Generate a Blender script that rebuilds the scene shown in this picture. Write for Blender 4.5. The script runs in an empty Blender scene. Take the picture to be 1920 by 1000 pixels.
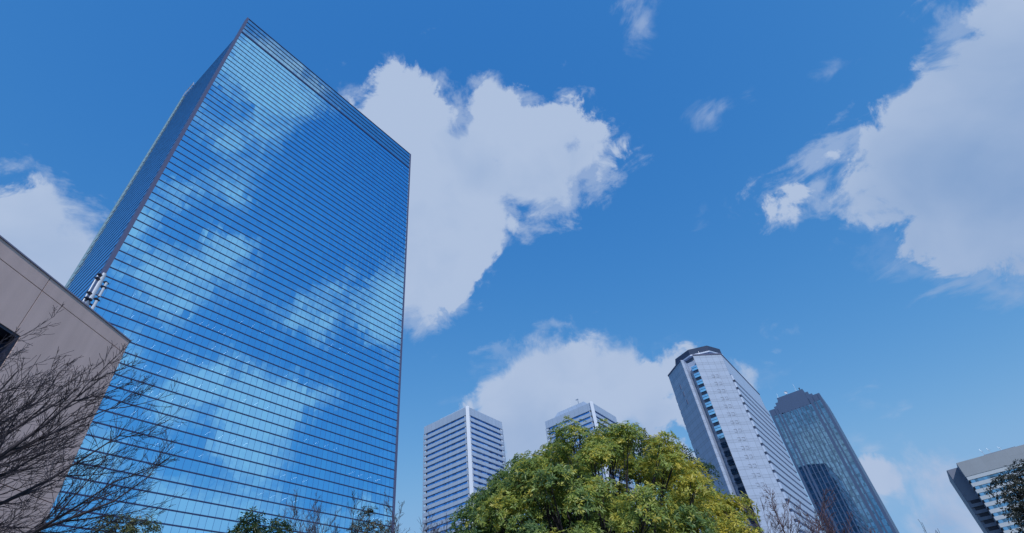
import bpy, bmesh, math, random
import numpy as np
from mathutils import Vector, Matrix

R = math.radians
scene = bpy.context.scene
COL = scene.collection

# ------------------------------------------------------------------ camera
CAM_H = 1.6
cam_data = bpy.data.cameras.new("camera")
cam_data.sensor_width = 36.0
cam_data.lens = 36.0 * 957.0 / 1920.0
cam_data.clip_start = 0.1
cam_data.clip_end = 20000.0
camera = bpy.data.objects.new("camera", cam_data)
COL.objects.link(camera)
camera.matrix_world = Matrix((
    (0.9904049, 0.13819603, 0.0, 0.0),
    (0.09139488, -0.65499664, -0.75008424, 0.0),
    (-0.10365867, 0.74288711, -0.66134229, CAM_H),
    (0, 0, 0, 1)))
scene.camera = camera

# ------------------------------------------------------------------ light and exposure
SUN_AZ, SUN_EL = 166.0, 38.0          # azimuth clockwise from +Y (the camera heading)
scene.view_settings.view_transform = 'Standard'
scene.view_settings.look = 'None'
scene.view_settings.exposure = 0.0
scene.view_settings.gamma = 1.0

sun_data = bpy.data.lights.new("sun", 'SUN')
sun_data.energy = 3.1
sun_data.angle = R(0.53)
sun_data.color = (1.0, 0.96, 0.91)
sun = bpy.data.objects.new("sun", sun_data)
COL.objects.link(sun)
sd = Vector((math.sin(R(SUN_AZ)) * math.cos(R(SUN_EL)), math.cos(R(SUN_AZ)) * math.cos(R(SUN_EL)), math.sin(R(SUN_EL))))
sun.rotation_euler = (-sd).to_track_quat('-Z', 'Y').to_euler()

# ------------------------------------------------------------------ sky with clouds (world shader)
# clouds: each bank is a union of round puffs, given as (direction x, y, z, angular radius)
CLOUD_A = [
    (-0.167, 0.623, 0.764, 0.194), (0.070, 0.599, 0.798, 0.101), (-0.261, 0.721, 0.643, 0.078), (0.005, 0.552, 0.834, 0.081), (0.162, 0.603, 0.781, 0.056),
    (-0.189, 0.674, 0.714, 0.159), (-0.154, 0.519, 0.841, 0.098), (0.127, 0.561, 0.818, 0.055), (-0.199, 0.671, 0.714, 0.165), (0.197, 0.608, 0.769, 0.018),
    (0.223, 0.596, 0.772, 0.012), (0.238, 0.587, 0.774, 0.008), (0.184, 0.621, 0.762, 0.008), (0.206, 0.604, 0.770, 0.017), (-0.667, 0.498, 0.553, 0.083),
    (-0.672, 0.457, 0.583, 0.061), (-0.670, 0.510, 0.539, 0.081), (-0.651, 0.555, 0.518, 0.043), (0.701, 0.486, 0.522, 0.147), (0.731, 0.333, 0.596, 0.081),
    (0.719, 0.452, 0.528, 0.136), (0.583, 0.583, 0.566, 0.049), (0.687, 0.555, 0.469, 0.082), (0.652, 0.514, 0.558, 0.105), (0.650, 0.592, 0.476, 0.048),
    (0.516, 0.604, 0.607, 0.004), (0.466, 0.639, 0.612, 0.003), (0.495, 0.619, 0.611, 0.002), (0.479, 0.630, 0.612, 0.002), (0.525, 0.596, 0.608, 0.003),
    (0.502, 0.612, 0.611, 0.003), (0.462, 0.642, 0.611, 0.003), (0.508, 0.608, 0.610, 0.003), (0.543, 0.554, 0.631, 0.006), (0.524, 0.567, 0.636, 0.004),
    (0.553, 0.544, 0.631, 0.005), (0.032, 0.901, 0.433, 0.121), (0.200, 0.880, 0.430, 0.067), (0.267, 0.860, 0.434, 0.044), (0.109, 0.897, 0.428, 0.095),
    (0.272, 0.878, 0.394, 0.033), (0.190, 0.916, 0.353, 0.019), (-0.037, 0.897, 0.441, 0.069), (0.092, 0.901, 0.424, 0.109), (-0.007, 0.923, 0.384, 0.069),
    (0.106, 0.862, 0.496, 0.040), (-0.113, 0.887, 0.448, 0.012), (-0.028, 0.911, 0.412, 0.047), (-0.034, 0.939, 0.342, 0.032), (-0.043, 0.951, 0.306, 0.026),
    (-0.068, 0.898, 0.435, 0.018), (-0.030, 0.930, 0.367, 0.036), (0.008, 0.895, 0.446, 0.009), (-0.060, 0.956, 0.286, 0.009), (-0.001, 0.899, 0.438, 0.019),
    (0.264, 0.920, 0.291, 0.026), (0.265, 0.926, 0.268, 0.019), (0.252, 0.915, 0.315, 0.018), (0.389, 0.824, 0.411, 0.018), (0.407, 0.814, 0.413, 0.011),
    (0.504, 0.837, 0.213, 0.021), (0.522, 0.827, 0.208, 0.017), (0.488, 0.846, 0.214, 0.013), (0.564, 0.813, 0.146, 0.047), (0.574, 0.798, 0.181, 0.024),
    (0.576, 0.809, 0.118, 0.022), (0.552, 0.816, 0.172, 0.022), (0.539, 0.830, 0.140, 0.019), (0.581, 0.804, 0.128, 0.024), (0.569, 0.805, 0.168, 0.033),
]
CLOUD_B = [
    (0.263, 0.386, 0.884, 0.018), (0.276, 0.409, 0.870, 0.013), (0.264, 0.374, 0.889, 0.017), (0.287, 0.419, 0.862, 0.009), (0.392, 0.377, 0.839, 0.009),
    (0.392, 0.386, 0.835, 0.006), (0.398, 0.369, 0.840, 0.004), (0.384, 0.536, 0.752, 0.023), (0.399, 0.521, 0.755, 0.018), (0.550, 0.432, 0.715, 0.005),
    (0.540, 0.429, 0.724, 0.004), (0.535, 0.428, 0.729, 0.004), (0.545, 0.430, 0.720, 0.004), (0.552, 0.432, 0.713, 0.004), (0.439, 0.490, 0.753, 0.005),
    (0.439, 0.494, 0.750, 0.004), (0.436, 0.487, 0.757, 0.003), (0.433, 0.783, 0.446, 0.004), (0.446, 0.775, 0.447, 0.003), (0.440, 0.779, 0.447, 0.003),
    (0.527, 0.790, 0.313, 0.008), (0.537, 0.786, 0.306, 0.007), (0.518, 0.794, 0.319, 0.006), (0.543, 0.783, 0.302, 0.006), (0.554, 0.776, 0.300, 0.004),
    (0.510, 0.797, 0.323, 0.003), (0.561, 0.771, 0.301, 0.003), (0.548, 0.781, 0.300, 0.004), (0.511, 0.825, 0.241, 0.013), (0.522, 0.818, 0.239, 0.008),
    (0.530, 0.814, 0.236, 0.004), (0.695, 0.610, 0.382, 0.036), (0.649, 0.640, 0.411, 0.026), (0.672, 0.628, 0.392, 0.034), (0.629, 0.648, 0.430, 0.018),
    (0.719, 0.578, 0.386, 0.007), (0.614, 0.649, 0.449, 0.007), (0.706, 0.611, 0.359, 0.017), (0.634, 0.649, 0.421, 0.020), (0.353, 0.679, 0.643, 0.008),
    (0.368, 0.674, 0.641, 0.006), (0.377, 0.670, 0.639, 0.005),
]
CLOUD_C = [
    (0.507, -0.189, 0.841, 0.044), (0.531, -0.127, 0.838, 0.038), (0.523, -0.206, 0.827, 0.028), (0.525, -0.149, 0.838, 0.040), (0.531, -0.108, 0.841, 0.029),
    (0.548, -0.206, 0.811, 0.008), (0.493, -0.195, 0.848, 0.033), (0.590, -0.176, 0.788, 0.022), (0.608, -0.204, 0.767, 0.020), (0.591, -0.155, 0.792, 0.017),
    (0.600, -0.193, 0.776, 0.021), (0.620, -0.204, 0.758, 0.010), (0.583, -0.141, 0.800, 0.004), (0.571, -0.253, 0.781, 0.007), (0.562, -0.244, 0.790, 0.007),
    (0.556, -0.241, 0.796, 0.005), (0.567, -0.248, 0.786, 0.007), (0.577, -0.253, 0.776, 0.004), (0.662, -0.211, 0.720, 0.020), (0.661, -0.244, 0.709, 0.019),
    (0.670, -0.270, 0.691, 0.016), (0.683, -0.290, 0.671, 0.014), (0.696, -0.307, 0.649, 0.014), (0.666, -0.191, 0.721, 0.014), (0.693, -0.300, 0.656, 0.014),
    (0.700, -0.310, 0.643, 0.011), (0.760, -0.218, 0.612, 0.040), (0.768, -0.241, 0.593, 0.038), (0.750, -0.185, 0.636, 0.027), (0.769, -0.285, 0.573, 0.009),
    (0.770, -0.263, 0.581, 0.021), (0.759, -0.207, 0.617, 0.039), (0.781, -0.238, 0.578, 0.023), (0.791, 0.087, 0.606, 0.053), (0.809, 0.012, 0.588, 0.038),
    (0.808, 0.099, 0.580, 0.043), (0.819, -0.042, 0.573, 0.020), (0.758, 0.112, 0.643, 0.021), (0.824, -0.062, 0.564, 0.013), (0.799, 0.040, 0.600, 0.037),
    (0.817, 0.122, 0.564, 0.022), (0.809, -0.030, 0.587, 0.013), (0.813, -0.010, 0.583, 0.030), (0.893, -0.081, 0.442, 0.056), (0.872, -0.163, 0.462, 0.051),
    (0.918, -0.091, 0.386, 0.040), (0.889, -0.191, 0.417, 0.019), (0.881, -0.126, 0.457, 0.051), (0.826, -0.287, 0.485, 0.013), (0.830, -0.283, 0.481, 0.010),
    (0.821, -0.300, 0.485, 0.006), (0.869, -0.239, 0.433, 0.014), (0.860, -0.252, 0.444, 0.007), (0.876, -0.231, 0.424, 0.007), (0.854, -0.260, 0.450, 0.004),
    (0.945, -0.161, 0.286, 0.045), (0.956, -0.079, 0.282, 0.039), (0.961, -0.015, 0.275, 0.032), (0.953, 0.137, 0.271, 0.028), (0.940, -0.215, 0.264, 0.022),
    (0.963, 0.044, 0.267, 0.025), (0.960, 0.086, 0.266, 0.025), (0.949, -0.132, 0.288, 0.044), (0.958, -0.040, 0.282, 0.037), (0.886, -0.316, 0.338, 0.023),
    (0.887, -0.295, 0.354, 0.018), (0.885, -0.322, 0.338, 0.020), (0.893, -0.277, 0.356, 0.005), (0.887, -0.325, 0.328, 0.014), (0.877, -0.336, 0.344, 0.006),
    (0.887, -0.304, 0.347, 0.021), (-0.606, -0.768, 0.208, 0.053), (-0.591, -0.762, 0.266, 0.046), (-0.560, -0.770, 0.305, 0.019), (-0.586, -0.793, 0.166, 0.015),
    (-0.631, -0.752, 0.191, 0.029), (-0.581, -0.765, 0.279, 0.038),
]

# clear gaps: direction, radius
CLOUD_GAPS = [(-0.048, 0.493, 0.869, 0.0170), (-0.055, 0.474, 0.879, 0.0100), (-0.050, 0.522, 0.852, 0.0080)]
# greyer undersides: direction, spread, strength
CLOUD_GREY = [(0.679, 0.526, 0.513, 0.220, 0.75), (0.655, 0.595, 0.466, 0.160, 0.60), (0.708, 0.469, 0.529, 0.250, 0.60), (-0.025, 0.924, 0.381, 0.120, 0.35), (0.227, 0.903, 0.366, 0.080, 0.30), (0.543, 0.828, 0.138, 0.040, 0.45), (0.672, 0.621, 0.402, 0.150, 0.60), (-0.675, 0.469, 0.570, 0.100, 0.15), (-0.063, 0.589, 0.805, 0.100, 0.15), (0.588, 0.564, 0.581, 0.100, 0.20)]

SKY_STRENGTH = 0.1
world = bpy.data.worlds.new("World")
scene.world = world
world.use_nodes = True
try:
    world.cycles.sampling_method = 'MANUAL'
    world.cycles.sample_map_resolution = 512
except Exception:
    pass
nt = world.node_tree
nt.nodes.clear()


def nd(tree, kind, **kw):
    n = tree.nodes.new(kind)
    for k, v in kw.items():
        if k == 'ins':
            for i, val in v.items():
                n.inputs[i].default_value = val
        else:
            setattr(n, k, v)
    return n


def math_node(tree, op, a, b=None, c=None, clamp=False):
    n = tree.nodes.new('ShaderNodeMath')
    n.operation = op
    n.use_clamp = clamp
    for i, v in enumerate((a, b, c)):
        if v is None:
            continue
        if isinstance(v, (int, float)):
            n.inputs[i].default_value = v
        else:
            tree.links.new(v, n.inputs[i])
    return n.outputs[0]


def smooth(tree, v, lo, hi):
    n = tree.nodes.new('ShaderNodeMapRange')
    n.interpolation_type = 'SMOOTHSTEP'
    for i, x in ((0, v), (1, lo), (2, hi)):
        if isinstance(x, (int, float)):
            n.inputs[i].default_value = x
        else:
            tree.links.new(x, n.inputs[i])
    n.inputs[3].default_value = 0.0
    n.inputs[4].default_value = 1.0
    return n.outputs[0]


coord = nd(nt, 'ShaderNodeTexCoord')
DIR = coord.outputs['Generated']


def sky_noise(scale, detail, rough, offset=(0, 0, 0), stretch=(1, 1, 1), distortion=0.0):
    m = nd(nt, 'ShaderNodeMapping')
    m.inputs['Location'].default_value = offset
    m.inputs['Scale'].default_value = stretch
    nt.links.new(DIR, m.inputs['Vector'])
    n = nd(nt, 'ShaderNodeTexNoise')
    n.inputs['Scale'].default_value = scale
    n.inputs['Detail'].default_value = detail
    n.inputs['Roughness'].default_value = rough
    n.inputs['Distortion'].default_value = distortion
    nt.links.new(m.outputs[0], n.inputs['Vector'])
    return n.outputs['Fac']


def cloud_field(puffs, k):
    """distance inside the union of the puffs, positive inside"""
    acc = None
    for (x, y, z, r) in puffs:
        v = nd(nt, 'ShaderNodeVectorMath', operation='DISTANCE')
        v.inputs[1].default_value = (x, y, z)
        nt.links.new(DIR, v.inputs[0])
        d = math_node(nt, 'SUBTRACT', r, v.outputs['Value'])
        if acc is None:
            acc = d
        else:
            n = nd(nt, 'ShaderNodeMath', operation='SMOOTH_MAX')
            nt.links.new(acc, n.inputs[0])
            nt.links.new(d, n.inputs[1])
            n.inputs[2].default_value = k
            acc = n.outputs[0]
    return acc


n_big = sky_noise(7.0, 3.0, 0.5, (3.1, 0.7, 1.9))
n_puff = sky_noise(13.0, 10.0, 0.62, (0.4, 2.2, 5.1), distortion=0.35)
n_wisp = sky_noise(9.0, 8.0, 0.6, (7.4, 1.2, 0.3), (1.0, 1.0, 2.2), distortion=0.6)
n_soft = sky_noise(9.0, 8.0, 0.58, (1.7, 4.4, 2.6), distortion=0.5)

puff_c = math_node(nt, 'SUBTRACT', n_puff, 0.5)
big_c = math_node(nt, 'SUBTRACT', n_big, 0.5)
# cumulus
fa = cloud_field(CLOUD_A, 0.015)
fa = math_node(nt, 'MULTIPLY_ADD', puff_c, 0.17, fa)
fa = math_node(nt, 'MULTIPLY_ADD', big_c, 0.05, fa)
fa = math_node(nt, 'ADD', fa, 0.010)
for (x, y, z, r) in CLOUD_GAPS:
    v = nd(nt, 'ShaderNodeVectorMath', operation='DISTANCE')
    v.inputs[1].default_value = (x, y, z)
    nt.links.new(DIR, v.inputs[0])
    gap = math_node(nt, 'SUBTRACT', v.outputs['Value'], r)
    gap = math_node(nt, 'MULTIPLY_ADD', puff_c, 0.12, gap)
    fa = math_node(nt, 'SMOOTH_MIN', fa, gap, 0.012)
edge = math_node(nt, 'MULTIPLY_ADD', smooth(nt, n_big, 0.42, 0.62), 0.035, 0.010)
mask_a = smooth(nt, fa, -0.010, edge)
# feathered fringe round the banks
fh = math_node(nt, 'MULTIPLY_ADD', math_node(nt, 'SUBTRACT', n_wisp, 0.5), 0.24, fa)
dir_xyz = nd(nt, 'ShaderNodeSeparateXYZ')
nt.links.new(DIR, dir_xyz.inputs[0])
halo = math_node(nt, 'MULTIPLY', smooth(nt, fh, -0.022, 0.030), math_node(nt, 'MULTIPLY_ADD', smooth(nt, dir_xyz.outputs[2], 0.49, 0.60), 0.5, 0.1))
mask_a = math_node(nt, 'MAXIMUM', mask_a, halo)
# thin wisps
fb = cloud_field(CLOUD_B, 0.006)
fb = math_node(nt, 'MULTIPLY_ADD', math_node(nt, 'SUBTRACT', n_wisp, 0.5), 0.22, fb)
mask_b = math_node(nt, 'MULTIPLY', smooth(nt, fb, -0.012, 0.050), 0.55)
# soft banks (seen in the glass)
fc = cloud_field(CLOUD_C, 0.03)
fc = math_node(nt, 'MULTIPLY_ADD', math_node(nt, 'SUBTRACT', n_soft, 0.5), 0.16, fc)
fc = math_node(nt, 'MULTIPLY_ADD', puff_c, 0.16, fc)
fc = math_node(nt, 'ADD', fc, 0.012)
mask_c = math_node(nt, 'MULTIPLY', smooth(nt, fc, -0.022, 0.04), 1.0)

mask = math_node(nt, 'MAXIMUM', math_node(nt, 'MAXIMUM', mask_a, mask_b), mask_c, clamp=True)

grey = None
for (x, y, z, r, s) in CLOUD_GREY:
    v = nd(nt, 'ShaderNodeVectorMath', operation='DISTANCE')
    v.inputs[1].default_value = (x, y, z)
    nt.links.new(DIR, v.inputs[0])
    g = math_node(nt, 'MULTIPLY', smooth(nt, v.outputs['Value'], r, r * 0.1), s)
    grey = g if grey is None else math_node(nt, 'MAXIMUM', grey, g)
grey = math_node(nt, 'MULTIPLY_ADD', big_c, 0.8, grey)
grey = math_node(nt, 'MULTIPLY_ADD', math_node(nt, 'SUBTRACT', n_soft, 0.5), 0.5, grey, clamp=True)

cloud_col = nd(nt, 'ShaderNodeMix', data_type='RGBA')
K = 1.0 / SKY_STRENGTH
CLOUD_LIT = (0.425, 0.530, 0.725)
CLOUD_SUNWARD = (0.54, 0.63, 0.80)      # banks nearer the sun, seen mirrored in the glass
CLOUD_DIM = (0.215, 0.350, 0.60)
cloud_col.inputs['A'].default_value = (*[c * K for c in CLOUD_LIT], 1)
cloud_col.inputs['B'].default_value = (*[c * K for c in CLOUD_DIM], 1)
nt.links.new(grey, cloud_col.inputs['Factor'])

sky = nd(nt, 'ShaderNodeTexSky', sky_type='NISHITA')
sky.sun_disc = False
sky.sun_elevation = R(SUN_EL)
sky.sun_rotation = R(SUN_AZ)
sky.altitude = 20.0
sky.air_density = 1.0
sky.dust_density = 0.6
sky.ozone_density = 2.0
sep = nd(nt, 'ShaderNodeSeparateColor')
nt.links.new(sky.outputs['Color'], sep.inputs[0])
comb = nd(nt, 'ShaderNodeCombineColor')
# deep clear winter blue: per channel gain and contrast of the sky radiance
for i, (gain, power, top) in enumerate(((2.49, 1.547, 0.235), (1.013, 0.765, 0.44), (0.914, 0.347, 0.715))):
    c = math_node(nt, 'MULTIPLY', sep.outputs[i], SKY_STRENGTH)
    c = math_node(nt, 'POWER', c, power)
    c = math_node(nt, 'MULTIPLY', c, gain)
    c = math_node(nt, 'SMOOTH_MIN', c, top, 0.1)
    c = math_node(nt, 'MULTIPLY', c, K)
    nt.links.new(c, comb.inputs[i])
mixc = nd(nt, 'ShaderNodeMix', data_type='RGBA')
nt.links.new(mask, mixc.inputs['Factor'])
nt.links.new(comb.outputs[0], mixc.inputs['A'])
sunward = nd(nt, 'ShaderNodeMix', data_type='RGBA')
sunward.inputs['B'].default_value = (*[c * K for c in CLOUD_SUNWARD], 1)
nt.links.new(cloud_col.outputs['Result'], sunward.inputs['A'])
nt.links.new(mask_c, sunward.inputs['Factor'])
nt.links.new(sunward.outputs['Result'], mixc.inputs['B'])
bg = nd(nt, 'ShaderNodeBackground')
bg.inputs['Strength'].default_value = SKY_STRENGTH
nt.links.new(mixc.outputs['Result'], bg.inputs['Color'])
wo = nd(nt, 'ShaderNodeOutputWorld')
nt.links.new(bg.outputs[0], wo.inputs['Surface'])


# ------------------------------------------------------------------ helpers
GRID = R(-32.56)                       # the street grid: local X = (0.843, -0.538), local Y = (0.538, 0.843)
EX = Vector((math.cos(GRID), math.sin(GRID), 0))
EY = Vector((-math.sin(GRID), math.cos(GRID), 0))


def link(o, parent=None):
    COL.objects.link(o)
    if parent is not None:
        o.parent = parent
    return o


def thing(name, label, cat, loc=(0, 0, 0), rz=0.0, group=None):
    o = bpy.data.objects.new(name, None)
    link(o)
    o.location = loc
    o.rotation_euler = (0, 0, rz)
    o['label'] = label
    o['category'] = cat
    if group:
        o['group'] = group
    return o


def copy_part(src, loc, parent):
    o = src.copy()
    link(o)
    o.parent = parent
    o.location = loc
    return o


class MB:
    """collects faces with a UV in metres, becomes one mesh object"""

    def __init__(self):
        self.v, self.f, self.uv = [], [], []

    def quad(self, pts, uvs=None):
        i = len(self.v)
        self.v += [tuple(p) for p in pts]
        self.f.append(tuple(range(i, i + len(pts))))
        self.uv.append(uvs if uvs else [(p[0] + p[1], p[2]) for p in pts])
        return self

    def box(self, x0, x1, y0, y1, z0, z1, skip=''):
        P = [(x0, y0, z0), (x1, y0, z0), (x1, y1, z0), (x0, y1, z0), (x0, y0, z1), (x1, y0, z1), (x1, y1, z1), (x0, y1, z1)]
        for key, ids, ax in (('b', (3, 2, 1, 0), 2), ('t', (4, 5, 6, 7), 2), ('s', (0, 1, 5, 4), 0), ('e', (1, 2, 6, 5), 1), ('n', (2, 3, 7, 6), 0), ('w', (3, 0, 4, 7), 1)):
            if key in skip:
                continue
            pts = [P[k] for k in ids]
            if ax == 2:
                uv = [(p[0], p[1]) for p in pts]
            elif ax == 0:
                uv = [(p[0], p[2]) for p in pts]
            else:
                uv = [(p[1], p[2]) for p in pts]
            self.quad(pts, uv)
        return self

    def prism(self, poly, z0, z1, cap=True):
        n = len(poly)
        for i in range(n):
            a, b = poly[i], poly[(i + 1) % n]
            d = math.hypot(b[0] - a[0], b[1] - a[1])
            self.quad([(a[0], a[1], z0), (b[0], b[1], z0), (b[0], b[1], z1), (a[0], a[1], z1)], [(0, z0), (d, z0), (d, z1), (0, z1)])
        if cap:
            self.quad([(p[0], p[1], z1) for p in poly])
            self.quad([(p[0], p[1], z0) for p in reversed(poly)])
        return self

    def wall(self, a, b, z0, z1, thick):
        """upright slab along a-b, grown to the right hand side of a->b (outwards) by thick"""
        a, b = Vector(a), Vector(b)
        d = (b - a).normalized()
        n = Vector((d.y, -d.x)) * thick
        return self.prism([tuple(a), tuple(a + n), tuple(b + n), tuple(b)], z0, z1)

    def tube(self, pts, radii, sides=5, cap=False):
        pts = [Vector(p) for p in pts]
        base = len(self.v)
        ref = None
        for i, p in enumerate(pts):
            if i == 0:
                d = pts[1] - pts[0]
            elif i == len(pts) - 1:
                d = pts[-1] - pts[-2]
            else:
                d = pts[i + 1] - pts[i - 1]
            d.normalize()
            if ref is None:
                ref = d.orthogonal().normalized()
            ref = (ref - d * ref.dot(d))
            if ref.length < 1e-6:
                ref = d.orthogonal()
            ref.normalize()
            bn = d.cross(ref)
            for k in range(sides):
                t = 2 * math.pi * k / sides
                self.v.append(tuple(p + (ref * math.cos(t) + bn * math.sin(t)) * radii[i]))
        for i in range(len(pts) - 1):
            for k in range(sides):
                a = base + i * sides + k
                b = base + i * sides + (k + 1) % sides
                self.f.append((a, b, b + sides, a + sides))
                self.uv.append([(k / sides, i), ((k + 1) / sides, i), ((k + 1) / sides, i + 1), (k / sides, i + 1)])
        if cap:
            for i0 in (base, base + (len(pts) - 1) * sides):
                ids = tuple(range(i0, i0 + sides))
                self.f.append(ids if i0 != base else ids[::-1])
                self.uv.append([(0, 0)] * sides)
        return self

    def mesh(self, name, mat, smooth_shade=False):
        me = bpy.data.meshes.new(name)
        me.from_pydata(self.v, [], self.f)
        lay = me.uv_layers.new(name='UVMap')
        flat = [c for fuv in self.uv for p in fuv for c in p]
        lay.data.foreach_set('uv', flat)
        me.materials.append(mat)
        if smooth_shade:
            me.polygons.foreach_set('use_smooth', [True] * len(me.polygons))
        me.update()
        return me

    def build(self, name, mat, parent=None, smooth_shade=False, loc=(0, 0, 0)):
        o = bpy.data.objects.new(name, self.mesh(name, mat, smooth_shade))
        link(o, parent)
        o.location = loc
        return o


# ------------------------------------------------------------------ materials
def new_mat(name, color=(0.5, 0.5, 0.5), rough=0.6, metal=0.0, spec=0.5):
    m = bpy.data.materials.new(name)
    m.use_nodes = True
    b = m.node_tree.nodes['Principled BSDF']
    b.inputs['Base Color'].default_value = (*color, 1)
    b.inputs['Roughness'].default_value = rough
    b.inputs['Metallic'].default_value = metal
    b.inputs['Specular IOR Level'].default_value = spec
    return m, m.node_tree, b


def tone(t, b, color, amount, scale, detail=5.0, coords='Object', stretch=(1, 1, 1)):
    """base colour with a little natural unevenness; returns the colour socket"""
    tc = nd(t, 'ShaderNodeTexCoord')
    mp = nd(t, 'ShaderNodeMapping')
    mp.inputs['Scale'].default_value = stretch
    t.links.new(tc.outputs[coords], mp.inputs['Vector'])
    n = nd(t, 'ShaderNodeTexNoise')
    n.inputs['Scale'].default_value = scale
    n.inputs['Detail'].default_value = detail
    n.inputs['Roughness'].default_value = 0.65
    t.links.new(mp.outputs[0], n.inputs['Vector'])
    f = math_node(t, 'MULTIPLY_ADD', math_node(t, 'SUBTRACT', n.outputs['Fac'], 0.5), 2 * amount, 1.0)
    mx = nd(t, 'ShaderNodeVectorMath', operation='SCALE')
    mx.inputs[0].default_value = color
    t.links.new(f, mx.inputs['Scale'])
    t.links.new(mx.outputs[0], b.inputs['Base Color'])
    return mx.outputs[0]


def uv_xy(t):
    tc = nd(t, 'ShaderNodeUVMap')
    s = nd(t, 'ShaderNodeSeparateXYZ')
    t.links.new(tc.outputs[0], s.inputs[0])
    return s.outputs[0], s.outputs[1]


def seam(t, coord, period, width, offset=0.0):
    """1 on a thin joint that repeats every period metres"""
    c = math_node(t, 'DIVIDE', math_node(t, 'ADD', coord, offset), period)
    fr = math_node(t, 'FRACT', c)
    return math_node(t, 'LESS_THAN', fr, width / period)


def scale_col(t, col, fac):
    mx = nd(t, 'ShaderNodeVectorMath', operation='SCALE')
    if isinstance(col, tuple):
        mx.inputs[0].default_value = col
    else:
        t.links.new(col, mx.inputs[0])
    if isinstance(fac, (int, float)):
        mx.inputs['Scale'].default_value = fac
    else:
        t.links.new(fac, mx.inputs['Scale'])
    return mx.outputs[0]


def panel_mat(name, color, px, pz, width=0.14, dark=0.72, rough=0.5, band=None, amount=0.05):
    m, t, b = new_mat(name, color, rough)
    base = tone(t, b, color, amount, 0.25)
    u, v = uv_xy(t)
    s = math_node(t, 'MAXIMUM', seam(t, u, px, width), seam(t, v, pz, width)) if pz else seam(t, u, px, width)
    f = math_node(t, 'MULTIPLY_ADD', s, dark - 1.0, 1.0)
    if band:
        per, w, off, k = band
        f = math_node(t, 'MULTIPLY', f, math_node(t, 'MULTIPLY_ADD', seam(t, v, per, w, off), k - 1.0, 1.0))
        f2 = math_node(t, 'MULTIPLY_ADD', seam(t, v, per, width, off), dark - 1.0, 1.0)
        f3 = math_node(t, 'MULTIPLY_ADD', seam(t, v, per, width, off - w), dark - 1.0, 1.0)
        f = math_node(t, 'MULTIPLY', f, math_node(t, 'MULTIPLY', f2, f3))
    # each panel a touch different
    cell = nd(t, 'ShaderNodeTexWhiteNoise', noise_dimensions='2D')
    cv = nd(t, 'ShaderNodeCombineXYZ')
    t.links.new(math_node(t, 'FLOOR', math_node(t, 'DIVIDE', u, px)), cv.inputs[0])
    t.links.new(math_node(t, 'FLOOR', math_node(t, 'DIVIDE', v, pz or 4.0)), cv.inputs[1])
    t.links.new(cv.outputs[0], cell.inputs['Vector'])
    f = math_node(t, 'MULTIPLY', f, math_node(t, 'MULTIPLY_ADD', cell.outputs['Value'], 0.06, 0.97))
    t.links.new(scale_col(t, base, f), b.inputs['Base Color'])
    return m


def mirror_glass(name, color, rough=0.015, see_through=0.0, px=1.2, pz=1.9, vary=0.08, metal=1.0):
    """coated reflective glazing; panes differ slightly in tint"""
    m, t, b = new_mat(name, color, rough, metal)
    u, v = uv_xy(t)
    cell = nd(t, 'ShaderNodeTexWhiteNoise', noise_dimensions='2D')
    cv = nd(t, 'ShaderNodeCombineXYZ')
    t.links.new(math_node(t, 'FLOOR', math_node(t, 'DIVIDE', u, px)), cv.inputs[0])
    t.links.new(math_node(t, 'FLOOR', math_node(t, 'DIVIDE', v, pz)), cv.inputs[1])
    t.links.new(cv.outputs[0], cell.inputs['Vector'])
    f = math_node(t, 'MULTIPLY_ADD', cell.outputs['Value'], 2 * vary, 1.0 - vary)
    t.links.new(scale_col(t, color, f), b.inputs['Base Color'])
    # faint waviness of float glass
    tc = nd(t, 'ShaderNodeTexCoord')
    n = nd(t, 'ShaderNodeTexNoise')
    n.inputs['Scale'].default_value = 0.9
    n.inputs['Detail'].default_value = 1.0
    t.links.new(tc.outputs['Object'], n.inputs['Vector'])
    bump = nd(t, 'ShaderNodeBump')
    bump.inputs['Strength'].default_value = 0.25
    bump.inputs['Distance'].default_value = 0.012
    t.links.new(n.outputs['Fac'], bump.inputs['Height'])
    t.links.new(bump.outputs[0], b.inputs['Normal'])
    if see_through:
        tr = nd(t, 'ShaderNodeBsdfTransparent')
        tr.inputs['Color'].default_value = (0.7, 0.9, 1.0, 1)
        mx = nd(t, 'ShaderNodeMixShader')
        mx.inputs[0].default_value = see_through
        t.links.new(b.outputs[0], mx.inputs[1])
        t.links.new(tr.outputs[0], mx.inputs[2])
        out = [x for x in t.nodes if x.type == 'OUTPUT_MATERIAL'][0]
        t.links.new(mx.outputs[0], out.inputs['Surface'])
    return m


M_GLASS = mirror_glass('blue_mirror_glass', (0.28, 0.69, 1.0), 0.012, 0.045, 1.13, 1.867, 0.05)
M_GLASS_TOP = mirror_glass('teal_screen_glass', (0.33, 0.60, 0.78), 0.03, 0.0, 1.13, 1.95, 0.05)
M_GLASS_SIDE = mirror_glass('blue_side_glass', (0.30, 0.55, 0.85), 0.02, 0.0, 1.13, 1.867, 0.05)
M_BAR, _t, _b = new_mat('dark_navy_bar', (0.016, 0.028, 0.11), 0.45)
M_MULLION, _t, _b = new_mat('dark_mullion', (0.02, 0.06, 0.22), 0.4)
M_PIER, _t, _b = new_mat('grey_violet_pier', (0.062, 0.075, 0.17), 0.5)
tone(_t, _b, (0.062, 0.075, 0.17), 0.06, 0.4)
M_DARK, _t, _b = new_mat('dark_interior', (0.02, 0.03, 0.06), 0.8)
M_LAMP, _t, _b = new_mat('ceiling_lamp', (0.9, 0.95, 1.0), 0.5)
_b.inputs['Emission Color'].default_value = (0.85, 0.95, 1.0, 1)
_b.inputs['Emission Strength'].default_value = 7.0
M_TWIN = panel_mat('pale_blue_grey_panel', (0.306, 0.396, 0.558), 3.6, 0, 0.16, 0.72)
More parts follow.
